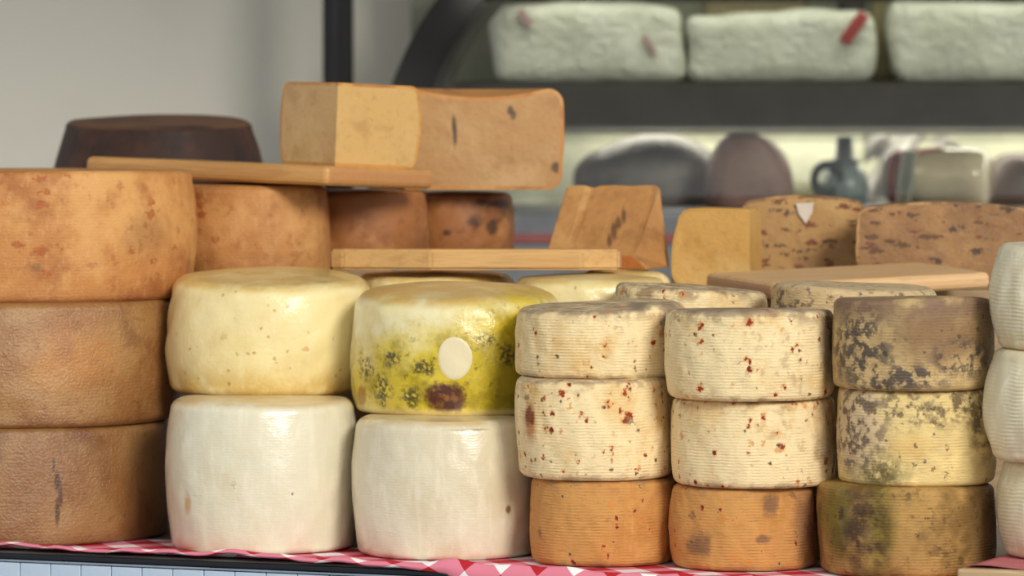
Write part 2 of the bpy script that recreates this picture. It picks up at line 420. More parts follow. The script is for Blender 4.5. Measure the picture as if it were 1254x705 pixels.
def dark_rind(c, seed, h, R):
    m = Mat('dark_brown_rind', (50, 28, 18), .7, seed=seed, coat=.0, coatr=.4)
    m.paint((76, 42, 24), m.noise(12, .45, .65), .8)
    m.paint((28, 16, 12), m.noise(30, .5, .66, stretch=(1, 1, .4)), .7)
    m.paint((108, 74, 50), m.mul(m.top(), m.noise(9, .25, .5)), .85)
    m.bump(m.raw(60, detail=5), .003, .5)
    return m.done()
def brown_rind(stain=False):
    def f(c, seed, h, R):
        m = Mat('brown_rind', (164, 104, 54), .6, seed=seed)
        m.paint((144, 90, 46), m.noise(12, .42, .6), .8)
        m.paint((200, 142, 86), m.noise(20, .52, .7), .7)
        m.paint((128, 78, 40), m.noise(80, .52, .68, detail=5), .5)
        if stain:
            m.paint((120, 66, 26), m.noise(16, .45, .6), .6)
            for px, py, a, b in ((582, 272, 9, 8), (604, 278, 8, 10), (612, 250, 12, 5), (590, 248, 7, 4), (548, 285, 6, 4)):
                m.paint((58, 32, 14), c.patch(m, px, py, a, b, soft=.5, wob=1.0, wsc=60), .85)
        m.bump(m.raw(50, detail=5), .003, .5)
        return m.done()
    return f
def paste(name, base, light, dark, flecks=False, seed=1, cracks=()):
    m = Mat(name, base, .45, coat=.25, seed=seed, spec=.45, coatr=.3)
    m.paint(light, m.noise(10, .45, .66), .8)
    m.paint(dark, m.noise(26, .5, .7, detail=5), .5)
    m.paint(dark, m.noise(120, .55, .72, detail=5), .45)
    m.paint(light, m.noise(220, .6, .74), .5)
    if flecks:
        m.paint((92, 58, 30), m.speck(56, .35, .34, (.6, 1, 2.0), wob=.6), .9)
        m.paint((116, 44, 20), m.speck(60, .62, .32, (.8, 1, 1.6), wob=.5), .85)
        m.paint((60, 42, 28), m.speck(46, .6, .36, (.7, 1, 1.4), wob=.6), .85)
    for x, z, a, b in cracks: m.paint((74, 60, 44), m.patch(x, z, a, b, soft=.5, wob=.5, wsc=90, front=False), .85)
    m.bump(m.raw(70, detail=5), .0025, .5).bump(m.raw(260), .0008, .5)
    return m.done()
def simple_rind(name, base, dark, light, seed=1, flecks=False):
    m = Mat(name, base, .55, seed=seed)
    m.paint(light, m.noise(14, .48, .66), .8).paint(dark, m.noise(22, .5, .68), .7)
    if flecks:
        m.paint((98, 66, 38), m.mul(m.top(), m.noise(30, .3, .55)), .8).paint((70, 44, 26), m.speck(45, .5, .34, wob=.6), .85).paint((140, 50, 24), m.speck(55, .75, .3), .8)
        m.paint((104, 78, 52), m.noise(40, .5, .6, detail=6), .7)
    m.bump(m.raw(50, detail=5), .003, .6).bump(m.raw(200), .001, .5)
    return m.done()
def wood(name, base, dark, seed=1, end=None, axis=0):
    m = Mat(name, base, .5, seed=seed, coat=.1, coatr=.4)
    st = [14, 14, 14]; st[axis] = 1.2
    m.paint(dark, m.noise(6, .42, .66, stretch=tuple(st), detail=5, dist=.6), .6)
    m.paint(tuple(int(v * .82) for v in base), m.noise(22, .52, .7, stretch=tuple(st), detail=4), .5)
    if end:
        n = m.nd('ShaderNodeSeparateXYZ', {0: m.tc.outputs['Normal']})
        m.paint(end, m.rng(m.math('ABSOLUTE', n.outputs[axis]), .6, .9), .8)
    m.bump(m.raw(20, stretch=tuple(st)), .0012, .5)
    return m.done()

# ------------------------------------------------------------------ the setting
EA, EB = ground(0, 673), ground(700, 701.5)                # front edge of the counter
ED = (EB - EA).normalized(); EN = Vector((-ED.y, ED.x, 0))     # along the edge, and away from the camera
ang = math.atan2(ED.y, ED.x)
floor_m = plain('concrete', (150, 146, 138), .85, bump=.004)
box('floor', (-6, 6, -7, 6, -1.0, -.94), floor_m, bev=0)['kind'] = 'structure'
wall_m = Mat('painted_wall', (238, 234, 220), .65, seed=3)
wall_m.paint((222, 217, 203), wall_m.noise(2.2, .4, .65), .5); wall_m.bump(wall_m.raw(40), .002, .3)
wall_m = wall_m.done()
WD = 9.45
box('wall_back', (-2.6, 2.6, WD - D0, WD - D0 + .1, -.94, 2.1), wall_m, bev=0)['kind'] = 'structure'

roof_m = plain('unseen_roof', (150, 146, 138), .8)
box('unseen_ceiling', (-2.6, 2.6, -1.0, WD - D0 + .1, 2.1, 2.14), roof_m, bev=0)['kind'] = 'structure'  # unseen roof, added so that light enters only from the front
# counter, its edge strips and planks ; risers under the back rows
counter = empty('market_counter', EA, ang)
tag(counter, 'market counter with a dark metal rim and pale blue plank front', 'counter')
top_m = plain('counter_top', (120, 112, 104), .6)
rim_m = plain('dark_rim', (22, 26, 34), .3, metal=.3)
chrome_m = plain('chrome_strip', (170, 182, 196), .22, metal=1)
panel_m = Mat('pale_blue_paint', (172, 192, 214), .55, seed=5)
panel_m.paint((196, 208, 222), panel_m.noise(12, .4, .65), .8).paint((112, 118, 124), panel_m.noise(45, .58, .7, stretch=(1, 1, .4), detail=6), .7)
panel_m.bump(panel_m.raw(60), .001, .5); panel_m = panel_m.done()
LEN = 1.75
box('counter_top', (-.35, LEN, .004, 1.35, -.03, -.0015), top_m, counter, bev=.001)
box('edge_rim', (-.35, LEN, -.006, .0035, -.0105, -.0035), rim_m, counter, bev=.0015)
box('chrome_strip', (-.35, LEN, -.009, -.002, -.0135, -.0106), chrome_m, counter, bev=.0006)
body_m = plain('counter_body', (96, 104, 114), .7)
box('counter_body', (-.33, LEN - .02, .0135, 1.3, -.94, -.031), body_m, counter, bev=0)
pm = None
for i in range(48):
    w = .0415
    if pm is None:
        pl = box('plank', (0, w, -.008, .012, -.90, -.0145), panel_m, counter, bev=.0012); pm = pl.data
    else:
        pl = bpy.data.objects.new('plank', pm); COL.objects.link(pl); pl.parent = counter
    pl.location = (-.35 + i * .0425, random.Random(i).uniform(-.0006, .0006), 0)
riser_m = wood('riser_wood', (168, 140, 104), (130, 102, 70), 4)
NR = [0]
def riser(px0, px1, d0, d1, z1, z0=-.001):
    NR[0] += 1
    x0, x1 = xat(px0, 300, d0), xat(px1, 300, d0)
    o = box('display_step_%d' % NR[0], (x0, x1, d0 - D0, d1 - D0, z0, z1), riser_m, None, bev=.002)  # wooden display step carrying back-row cheeses, mostly hidden
    o['kind'] = 'structure'; return o

# gingham cloth with a wavy front edge
def cloth():
    def ctrl(s, pts):
        xs, ys = zip(*pts); return float(np.interp(s, xs, ys))
    ns, nt = 520, 40
    L = LEN + .25; back = .20
    bm = bmesh.new(); G = []
    for i in range(ns + 1):
        s = -.25 + L * i / ns
        px = s / (EB - EA).length * 700
        drop = ctrl(px, [(-300, .001), (0, .000), (210, .001), (380, .002), (520, .004), (556, .006), (572, .014), (640, .016), (690, .013), (760, .010), (900, .010), (1600, .010)])
        lift = .0024 + .0030 * math.sin(s * 31 + .6) * math.sin(s * 13.7) + .0013 * math.sin(s * 83)
        lift = max(lift, .0006) + ctrl(px, [(0, .007), (120, .0055), (230, .007), (330, .007), (430, .005), (520, .005), (560, .007), (600, .005), (680, .003), (800, .002)])
        row = []
        for j in range(nt + 1):
            t = j / nt
            if t < .5:
                y = back * (1 - t / .5) + .026 * (t / .5); z = 0.0
            elif t < .8:
                u = (t - .5) / .3; y = .026 - .034 * u; z = lift * math.sin(u * math.pi * .5) ** 2
            else:
                u = (t - .8) / .2; y = -.008 - .004 * math.sin(u * math.pi) - .002 * u; z = lift - (drop + .003 + lift * ctrl(px, [(0, .1), (500, .1), (560, .9), (2000, .9)])) * u
            row.append(bm.verts.new((s, y, z)))
        G.append(row)
    uv = bm.loops.layers.uv.new('UVMap'); L2 = {}
    for i in range(ns):
        for j in range(nt):
            f = bm.faces.new((G[i][j], G[i + 1][j], G[i + 1][j + 1], G[i][j + 1]))
            tt = lambda jj: (jj / nt / .5 * .174) if jj / nt < .5 else .174 + (jj / nt - .5) * .13
            for l, (a, b) in zip(f.loops, ((i, j), (i + 1, j), (i + 1, j + 1), (i, j + 1))):
                l[uv].uv = (L * a / ns, tt(b))
    me = bm_mesh(bm, 'gingham_cloth')
    m = Mat('gingham', (244, 240, 240), .8, seed=2)
    sep = m.nd('ShaderNodeSeparateXYZ', {0: m.tc.outputs['UV']})
    a = m.math('ADD', sep.outputs[0], sep.outputs[1]); b = m.math('SUBTRACT', sep.outputs[0], m.math('MULTIPLY', sep.outputs[1], .9))
    P = .095
    fa = m.math('GREATER_THAN', m.math('FRACT', m.math('DIVIDE', m.math('ADD', a, 10.0), P)), .5)
    fb = m.math('GREATER_THAN', m.math('FRACT', m.math('DIVIDE', m.math('ADD', b, 10.0), P)), .5)
    m.paint((226, 130, 150), m.math('MAXIMUM', fa, fb)).paint((186, 22, 38), m.mul(fa, fb))
    m.bump(m.raw(300), .0006, .5)
    o = link('gingham_cloth', me, m.done())
    o.location = EA + Vector((0, 0, .0004)); o.rotation_euler = (0, 0, ang)
    tag(o, 'red and white checked cloth spread under the front cheeses', 'cloth')
    md = o.modifiers.new('thick', 'SOLIDIFY'); md.thickness = .0006; md.offset = 1
cloth()
ZC = .0012

# ------------------------------------------------------------------ front row
def crack(m, c):
    for px, py, a, b in ((88, 590, 3.0, 12), (92, 608, 3.0, 14), (88, 630, 2.6, 16), (84, 570, 1.6, 8)):
        m.paint((70, 44, 24), c.patch(m, px, py, a, b, soft=.5, wob=.6, wsc=90), .85)
def blotch(m, c):
    m.paint((214, 146, 70), c.patch(m, 105, 440, 44, 36, soft=.9, wob=.9, wsc=30), .45)
    m.paint((150, 96, 60), c.patch(m, 97, 430, 12, 16, soft=.6, wob=.9, wsc=60), .5)
def topblotch(m, c):
    m.paint((150, 100, 56), c.patch(m, 195, 290, 26, 24, soft=.7, wob=.8, wsc=30), .6)
    m.paint((122, 84, 50), c.patch(m, 60, 328, 10, 5, soft=.6, wob=.9, wsc=60), .6)
GO = 'orange wheels stacked beside the white wheels'
o, z = wheel('cheese_round', 'orange-brown cheese wheel with a dark vertical crack, lowest of the big orange stack', -3, 213, 527, 7.175, ZC, orange_rind(.74, .8, crack), GO, edge=.010, ebot=.005, bulge=.006, irr=.002)
o, z = wheel('cheese_round', 'shiny orange-brown cheese wheel in the middle of the big orange stack', 5, 215, 375, 7.185, z, orange_rind(.80, 1.0, blotch), GO, edge=.010, bulge=.006, irr=.002)
LTOP = wheel('cheese_round', 'matt tan-orange cheese wheel with small brown pits, topmost of the big orange stack', 28, 212, 214, 7.225, z, orange_rind(1.03, 0, topblotch), GO, edge=.011, bulge=.008, irr=.002, dome=0, ty=-.02)[1]

def wspot1(m, c): m.paint((196, 140, 70), c.patch(m, 232, 620, 4, 12, soft=.6, wob=.8, wsc=70), .7)
def wspot2(m, c):
    m.paint((110, 76, 34), c.patch(m, 624, 626, 3, 5, soft=.5, wob=.6, wsc=90), .85)
    m.paint((120, 100, 60), c.patch(m, 575, 527, 22, 1.2, soft=.6, wob=.8, wsc=60), .6)
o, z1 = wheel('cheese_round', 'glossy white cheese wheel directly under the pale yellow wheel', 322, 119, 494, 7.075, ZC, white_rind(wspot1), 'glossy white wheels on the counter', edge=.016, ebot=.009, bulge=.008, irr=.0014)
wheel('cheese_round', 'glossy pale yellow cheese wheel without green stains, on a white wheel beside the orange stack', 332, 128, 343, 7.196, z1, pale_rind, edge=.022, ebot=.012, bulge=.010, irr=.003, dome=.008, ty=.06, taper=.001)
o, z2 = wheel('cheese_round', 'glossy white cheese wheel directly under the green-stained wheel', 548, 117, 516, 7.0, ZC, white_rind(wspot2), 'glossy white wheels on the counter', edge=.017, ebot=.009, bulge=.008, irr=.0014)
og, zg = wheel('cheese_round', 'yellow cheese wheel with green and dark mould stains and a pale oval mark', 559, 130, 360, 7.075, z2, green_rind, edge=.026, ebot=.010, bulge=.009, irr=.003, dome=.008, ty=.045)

GS1, GS2, GS3, GS4 = ('spotted wheels in the stack beside the green-stained wheel', 'spotted wheels in the stack next to the mouldy stack', 'mouldy wheels in the stack beside the cream wheels', 'cream wheels standing on the wooden board')
R1 = dict(ridge=.0001, edge=.0095, irr=.0022, bulge=.004, lump=.0004)
def tl(m, c):
    m.paint((120, 100, 84), c.patch(m, 822, 398, 14, 28, soft=.5, wob=.9, wsc=50), .8)
    m.paint((128, 110, 92), c.patch(m, 782, 376, 12, 5, soft=.5, wob=.9, wsc=50), .7)
def ml(m, c):
    m.paint((182, 112, 58), c.patch(m, 648, 520, 7, 22, soft=.5, wob=.8, wsc=60), .8)
    m.paint((110, 50, 24), c.patch(m, 648, 512, 5, 12, soft=.4, wob=1.2, wsc=120), .8)
def bl(m, c):
    for px, py, a, b in ((854, 670, 12, 16), (940, 620, 10, 12), (930, 660, 8, 5)): m.paint((112, 84, 66), c.patch(m, px, py, a, b, soft=.5, wob=1.1, wsc=60), .75)
    m.paint((120, 84, 66), c.patch(m, 990, 640, 20, 46, soft=.7, wob=.7, wsc=40), .7)  # right edge darkened: mould and the next stack's shade in one colour
OS = dict(base=(200, 146, 82), warm=(184, 124, 62), topc=(150, 108, 62), mold=.4)
o, z = wheel('cheese_round', 'small orange spotted wheel under the cream spotted stack beside the green-stained wheel', 738, 90, 589, 6.919, ZC, spotted(dens=.8, **OS), GS1, **R1)
o, z = wheel('cheese_round', 'cream wheel with red flecks and an orange streak, middle of its stack', 728, 97, 467, 6.912, z, spotted(extra=ml, dens=.66), GS1, **R1)
o, zs1 = wheel('cheese_round', 'cream spotted wheel with a greyish sloping top, topmost beside the green-stained wheel', 735, 105, 379, 6.94, z, spotted(extra=tl, dens=.74), GS1, tx=.05, ty=.02, **R1)
o, z = wheel('cheese_round', 'small orange wheel with grey mould blots under the second spotted stack', 912, 92, 598, 6.862, ZC, spotted(extra=bl, dens=.8, **OS), GS2, **R1)
def c2m(m, c): m.paint((120, 96, 70), c.patch(m, 1010, 540, 14, 40, soft=.6, wob=.8, wsc=50), .7)  # dark right edge, mould with shade from the neighbouring wheel painted in
def c2t(m, c):
    m.paint((108, 88, 70), c.patch(m, 1012, 420, 10, 44, soft=.6, wob=.8, wsc=50), .75)  # mould plus painted shade along the right side
    m.paint((130, 110, 92), c.patch(m, 900, 383, 70, 5, soft=.6, wob=1.2, wsc=60), .7)
o, z = wheel('cheese_round', 'cream wheel with red flecks resting on the orange wheel with grey blots', 923, 102, 491, 6.85, z, spotted(extra=c2m, dens=.74, mold=.6), GS2, **R1)
o, zs2 = wheel('cheese_round', 'cream spotted wheel with a grey-brown speckled top edge, topmost beside the dark mouldy wheel', 919, 105, 384, 6.833, z, spotted(extra=c2t, dens=.77, mold=.6), GS2, ty=-.045, **R1)
o, z = wheel('cheese_round', 'olive-brown wheel with wet dark stains at the foot of the mouldy stack', 1110, 110, 598, 6.78, ZC, moldy('low'), GS3, **R1)
o, z = wheel('cheese_round', 'cream wheel with brown mould patches, middle of the mouldy stack', 1122, 98, 479, 6.79, z, moldy('mid'), GS3, **R1)
o, zs3 = wheel('cheese_round', 'grey-brown mouldy wheel with dark smudges, topmost of the mouldy stack', 1119, 100, 369, 6.78, z, moldy('top'), GS3, tx=.01, ty=-.045, **R1)
# tray board under the cream stack
zt4 = zat(694, 6.68)
tray_m = wood('tray_wood', (206, 178, 138), (170, 138, 98), 9, axis=0)
tray = empty('wooden_board', (0, 0, 0)); tray.rotation_euler = (0, 0, ang)
pA = at(1172, 694, 6.66)
tray.location = (pA.x, pA.y, 0)
box('board', (0, .36, 0.0, .25, ZC + .0004, zt4), tray_m, tray, bev=.003)
tag(tray, 'thick light wooden board under the stack of cream wheels', 'board')
# pink napkin edge on the tray
def napkin():
    bm = bmesh.new(); G = []
    for i in range(41):
        s = .004 + .33 * i / 40; row = []
        for j in range(13):
            t = j / 12; row.append(bm.verts.new((s, .012 + .2 * t, zt4 + .0006 + max(0, (1 - t * 8)) * (.002 + .0015 * math.sin(s * 60)))))
        G.append(row)
    for i in range(40):
        for j in range(12): bm.faces.new((G[i][j], G[i + 1][j], G[i + 1][j + 1], G[i][j + 1]))
    o = link('paper_napkin', bm_mesh(bm, 'paper_napkin'), plain('napkin_red', (196, 110, 116), .8))
    o.location = tray.location; o.rotation_euler = tray.rotation_euler
    md = o.modifiers.new('thick', 'SOLIDIFY'); md.thickness = .0005; md.offset = 1
    tag(o, 'pinkish red paper sheet between the wooden board and cream wheels', 'paper')
napkin()
R4 = dict(ridge=.00028, edge=.012, irr=.002, bulge=.016, pitch=.0046)
o, z = wheel('cheese_round', 'cream ribbed wheel resting on the wooden board, lowest of its stack', 1330, 112, 569, 6.70, zt4 + .0015, cream_ribbed, GS4, **R4)
o, z = wheel('cheese_round', 'cream ribbed wheel in the middle of the cream stack', 1320, 116, 433, 6.68, z, cream_ribbed, GS4, **R4)
o, z = wheel('cheese_round', 'cream ribbed wheel topmost of the cream stack beside the mouldy wheels', 1326, 114, 303, 6.69, z, cream_ribbed, GS4, **R4)

# pale oval mark on the green wheel: a thin scraped disc that follows the rind
def oval():
    dep = bpy.context.evaluated_depsgraph_get(); dep.update()
    me = og.data; from mathutils.bvhtree import BVHTree
    bm0 = bmesh.new(); bm0.from_mesh(me); tr = BVHTree.FromBMesh(bm0); bm0.free()
    c = Ctx(559, 7.075, z2, 0); x0, zz = c(558.5, 438.5); a, b = 21.5 * c.m, 27 * c.m
    bm = bmesh.new(); rings = []
    for k, s in enumerate((.02, .4, .8, .95, 1.0)):
        ring = []
        for i in range(40):
            t = 2 * math.pi * i / 40; wob = 1 + .02 * math.sin(3 * t + 1)
            x = x0 + a * s * wob * math.cos(t); z = zz + b * s * wob * math.sin(t)
            hit = tr.ray_cast(Vector((x, -.5, z)), Vector((0, 1, 0)))[0]
            ring.append(bm.verts.new((x, hit.y - (.0004 if k < 4 else -.0004), z)))
        rings.append(ring)
    bm.faces.new(rings[0])
    for A, B in zip(rings, rings[1:]):
        for i in range(40): bm.faces.new((A[i], A[(i + 1) % 40], B[(i + 1) % 40], B[i]))
    m = Mat('oval_mark', (228, 216, 178), .5, seed=8, sss=.1); m.paint((228, 214, 178), m.noise(40, .45, .65), .7); m.bump(m.raw(200), .0006, .5)
    o = link('oval_mark', bm_mesh(bm, 'oval_mark'), m.done(), og); o['label'] = 'pale oval mark on the stained rind'
oval()

# ------------------------------------------------------------------ second row
riser(520, 640, 7.36, 7.55, .185); riser(655, 830, 7.30, 7.60, .185)
B = dict(edge=.018, bulge=.008, irr=.003, dome=.004)
zb = .334
wheel('cheese_round', 'pale yellow wheel mostly hidden between the two big glossy wheels, under the narrow board', 532, 101, 0, 7.350, .185, pale_rind, 'pale wheels behind the front row', ztop=zb, **B)
wheel('cheese_round', 'pale yellow wheel with a brown fleck on top, behind the grey-topped spotted wheel', 722, 97, 0, 7.272, .185, pale_rind, 'pale wheels behind the front row', ztop=zb, **B)
wheel('cheese_round', 'pale tan wheel under the brown wedge behind the spotted stacks', 766, 60, 0, 7.47, .185, pale_rind, 'pale wheels behind the front row', ztop=zb, **B)
riser(790, 905, 7.16, 7.29, .215); riser(985, 1110, 7.05, 7.18, .215)
wheel('cheese_round', 'cream spotted wheel with a reddish-flecked sloping top, behind the spotted stacks', 846, 95, 356, 7.122, .215, spotted(dens=.7, mold=.7), 'spotted wheels in the second row', ty=.0, tx=-.07, **R1)
wheel('cheese_round', 'rough brown-speckled cream wheel directly in front of the long light board', 1046, 103, 354, 7.008, .215, moldy('back'), 'spotted wheels in the second row', tx=-.03, **R1)

# boards: front corner, left corner, right corner of the top face (pixel, depth)
def board(name, label, P0, PL, PR, th, mat, bev=.008, lead='L', zt=None):
    a, b, c = at(*P0), at(*PL), at(*PR)
    u = (b - a); v = (c - a); n = v.cross(u).normalized(); 
    if n.z < 0: n = -n
    e1 = (u if lead == 'L' else v).normalized(); e2 = n.cross(e1).normalized()
    oth = v if lead == 'L' else u
    if e2.dot(oth) < 0: e2 = -e2
    L1 = (u if lead == 'L' else v).length; L2 = oth.dot(e2)
    me = bm_mesh(box_bm(0, L1, 0, L2, -th, 0, bev=bev, seg=3), name)
    o = link(name, me, mat, smooth=True)
    if e1.cross(e2).dot(n) < 0:
        for vv in me.vertices: vv.co.y = vv.co.y
        M = Matrix((e1, -e2, n)).transposed().to_4x4()
        for vv in me.vertices: vv.co.y = -vv.co.y
        me.flip_normals()
    else: M = Matrix((e1, e2, n)).transposed().to_4x4()
    M.translation = a; o.matrix_world = M
    for p in me.polygons: p.use_smooth = False
    print('BOARD', name, [tuple(round(q, 3) for q in p) for p in (a, b, c)], L1, L2)
    tag(o, label, 'board'); return o, a, n
wA = wood('beech_board', (206, 156, 92), (176, 124, 66), 11, end=(188, 130, 76))
wB = wood('birch_board', (210, 166, 104), (184, 136, 78), 12, end=(170, 128, 98))
wC = wood('light_beech_board', (226, 184, 132), (204, 156, 104), 13, end=(170, 130, 104))
riser(275, 340, 7.50, 7.62, .29)
riser(395, 480, 7.66, 7.78, .33); riser(515, 600, 7.78, 7.9, .33)
B0 = dict(edge=.013, bulge=.008, irr=.002)
o, zB1 = wheel('cheese_round', 'plain orange wheel behind the topmost pitted wheel, carrying a wooden board', 308, 97, 228, 7.503, .29, orange_rind(.98), None, **B0)
o, zB2 = wheel('cheese_round', 'dull brown wheel between the orange wheel and the dark-stained wheel, under a board end', 437, 88, 236, 7.658, .33, brown_rind(), None, edge=.010, bulge=.007, irr=.002)
o, zB3 = wheel('cheese_round', 'brown wheel with dark stains under the big cut half wheel', 556, 76, 238, 7.796, .33, brown_rind(True), None, edge=.010, bulge=.007, irr=.002)
b1, p1, n1 = board('cutting_board', 'beech cutting board under the cut quarter, lying across the orange wheel', (402, 203, 7.446), (104, 191, 7.68), (534, 208, 7.64), .026, wA, lead='L')
def poly_board(label, pts, pz, d0, tilt, th, mat):
    zt = zat(pz, d0); bm = bmesh.new(); P = [Vector((xat(px, pz, d), d - D0, zt - tilt * (d - d0))) for px, d in pts]
    o0 = sum(P, Vector()) / len(P); o0.z = zt - th
    up = [bm.verts.new(p - o0) for p in P]; dn = [bm.verts.new(p - o0 - Vector((0, 0, th))) for p in P]; n = len(P)
    bm.faces.new(up); bm.faces.new(dn[::-1])
    for i in range(n): bm.faces.new((up[i], dn[i], dn[(i + 1) % n], up[(i + 1) % n]))
    bmesh.ops.recalc_face_normals(bm, faces=bm.faces)
    bmesh.ops.bevel(bm, geom=bm.edges[:], offset=.003, segments=3, affect='EDGES')
    o = link('cutting_board', bm_mesh(bm, 'cutting_board'), mat, smooth=False); o.location = o0
    tag(o, label, 'board')
poly_board('narrow birch board with slanted ends on the pale wheels before the brown wedge', [(404, 7.41), (420, 7.395), (528, 7.345), (712, 7.345), (758, 7.37), (762, 7.385), (750, 7.45), (430, 7.45)], 305.5, 7.345, .03, .0262, wB)
riser(905, 1130, 7.42, 7.46, .307); riser(835, 1250, 7.50, 7.98, .31)
b3, p3, n3 = board('cutting_board', 'light beech board with pale top in front of the flecked half wheels', (947, 347, 7.26), (866, 333.5, 7.42), (1214, 333, 7.41), .022, wC, lead='R')

# dark wheel at the wall
riser(100, 290, 7.97, 8.2, .37)
wheel('cheese_round', 'dark brown nearly black wheel standing behind the first board by the wall', 195, 132, 150, 7.93, .37, dark_rind, None, edge=.012, bulge=.008, taper=.017, irr=.002, dome=-.003, ty=.05)

# cut pieces on the left
q_rind = simple_rind('golden_rind', (198, 140, 66), (160, 100, 44), (216, 164, 92), 3)
q_paste = paste('golden_paste', (204, 164, 98), (218, 182, 116), (170, 126, 68), seed=3)
zq = p1.z - .004
dq = 7.53; Xq = xat(410, 150, dq)
zq = (p1 - Vector((n1.x * (Xq - p1.x) + n1.y * (dq - D0 - p1.y), 0, 0)).x * Vector((0, 0, 1)) / n1.z).z
qo = sector('cheese_quarter', 'golden cut quarter of cheese standing on the beech board', Xq, dq, zq, .135, zat(101, dq) - zq, 36, 126, q_rind, q_paste, edge=.014, bulge=.008, irr=.001, dome=0, rim=.004)
qo.rotation_euler = Vector((0, 0, 1)).rotation_difference(n1).to_euler()
h_rind = simple_rind('tan_rind', (200, 138, 72), (150, 92, 46), (214, 158, 96), 5)
h_paste = paste('tan_paste', (190, 144, 90), (204, 164, 110), (164, 116, 68), seed=6, cracks=((-.032, .078, .0028, .018), (-.034, .09, .002, .012), (.043, .108, .004, .006), (.047, .101, .004, .006), (.105, .030, .006, .007)))
dh = 7.76; zh = max(zB2, zB3) + .001
hh = sector('cheese_half', 'large tan half wheel with dark nicks in its cut face, resting on the dark-stained wheel', xat(586, 170, dh), dh, zh, 104 * dh / F, zat(108, dh) - zh, 0, 180, h_rind, h_paste, edge=.020, bulge=.003, irr=.0015, dome=-.012, rim=.005, ty=-.02)
# brown wedge
def wedge():
    R = [(803, 227, 7.585), (776, 313, 7.520), (794, 330, 7.500), (820, 327, 7.565), (815, 280, 7.585)]
    Lf = [(694, 227, 7.605), (667, 313, 7.540), (684, 331, 7.520), (705, 327, 7.595), (706, 280, 7.625)]
    rp = [at(*p) for p in R] ; lp = [at(*p) for p in Lf]
    rp.append(at(808, 229, 7.615)); lp.append(at(699, 228, 7.630))
    zmin = min(p.z for p in rp + lp); o0 = Vector((sum(p.x for p in rp + lp) / 12, sum(p.y for p in rp + lp) / 12, zmin))
    bm = bmesh.new(); N = 14; rings = []
    for k in range(N + 1):
        t = k / N; ring = []
        for i in range(6):
            p = rp[i].lerp(lp[i], t) - o0
            if i in (0, 5): p.z += .0006 * math.sin(t * 17) - (.004 if .70 < t < .73 else 0)
            ring.append(bm.verts.new(p))
        rings.append(ring)
    for A, Bq in zip(rings, rings[1:]):
        for i in range(6):
            f = bm.faces.new((A[i], A[(i + 1) % 6], Bq[(i + 1) % 6], Bq[i])); f.material_index = 1 if i in (1, 2, 3) else 0
    bm.faces.new(rings[0]); bm.faces.new(rings[-1])
    bmesh.ops.recalc_face_normals(bm, faces=bm.faces)
    ed = [e for e in bm.edges if e.calc_face_angle(0) > .35]
    bmesh.ops.bevel(bm, geom=ed, offset=.002, segments=2, affect='EDGES')
    me = bm_mesh(bm, 'cheese_wedge')
    c0 = at(752, 283, 7.545) - o0
    pm = Mat('brown_paste', (180, 128, 72), .6, seed=14)
    pm.paint((198, 150, 90), pm.noise(14, .45, .65), .8).paint((150, 104, 58), pm.noise(30, .5, .68, detail=5), .7).paint((164, 112, 66), pm.noise(120, .52, .7), .5)
    for dx, dz, a, b in ((0, 0, .004, .011), (.006, .010, .004, .008), (.013, .02, .003, .010), (-.006, -.012, .003, .008)):
        pm.paint((92, 58, 34), pm.patch(c0.x + dx, c0.z + dz, a, b, soft=.5, wob=.5, wsc=90, front=False), .8)
    pm.bump(pm.raw(60, detail=6), .004, .7)
    o = link('cheese_wedge', me, [pm.done(), simple_rind('wedge_rind', (178, 104, 44), (130, 74, 34), (196, 124, 60), 7)], smooth=False)
    o.location = o0; tag(o, 'brown cheese wedge with a crack in its sloping face, behind the narrow board', 'cheese')
wedge()

# cut pieces on the right, behind the light board
ZR = .311
y_rind = simple_rind('yellow_rind', (206, 158, 78), (150, 106, 52), (224, 184, 104), 8)
y_paste = paste('waxy_yellow_paste', (208, 160, 84), (222, 184, 116), (178, 126, 58), seed=9)
dq = 7.52
sector('cheese_quarter', 'waxy yellow cut quarter behind the left end of the light board', xat(918, 300, dq), dq, ZR, .106, zat(256, dq) - ZR, 79, 163, y_rind, y_paste, edge=.020, bulge=.010, taper=.006, irr=.0015, dome=0, rim=.004)
f_rind = simple_rind('flecked_rind', (176, 134, 84), (120, 88, 54), (200, 160, 104), 10, True)
f_paste = paste('flecked_paste', (178, 136, 80), (200, 160, 100), (142, 102, 60), True, seed=10)
f_paste2 = paste('red_flecked_paste', (146, 104, 60), (176, 132, 80), (110, 74, 46), True, seed=12)
dh1 = 7.74
hr = sector('cheese_half', 'flecked half wheel with a white paper chip, between the yellow quarter and the brown half', xat(984, 280, dh1), dh1, ZR, 77 * dh1 / F, zat(244, dh1) - ZR, 0, 180, f_rind, f_paste, edge=.016, bulge=.004, irr=.0015, dome=.006, ty=.03, rim=.004)
dh2 = 7.63
sector('cheese_half', 'brownish half wheel densely flecked with chilli, with a rough dark top', xat(1156, 280, dh2), dh2, ZR, 108 * dh2 / F, zat(254, dh2) - ZR, 3, 183, f_rind, f_paste2, edge=.018, bulge=.004, irr=.002, dome=.008, ty=.03, rim=.0035, lump=.0008)
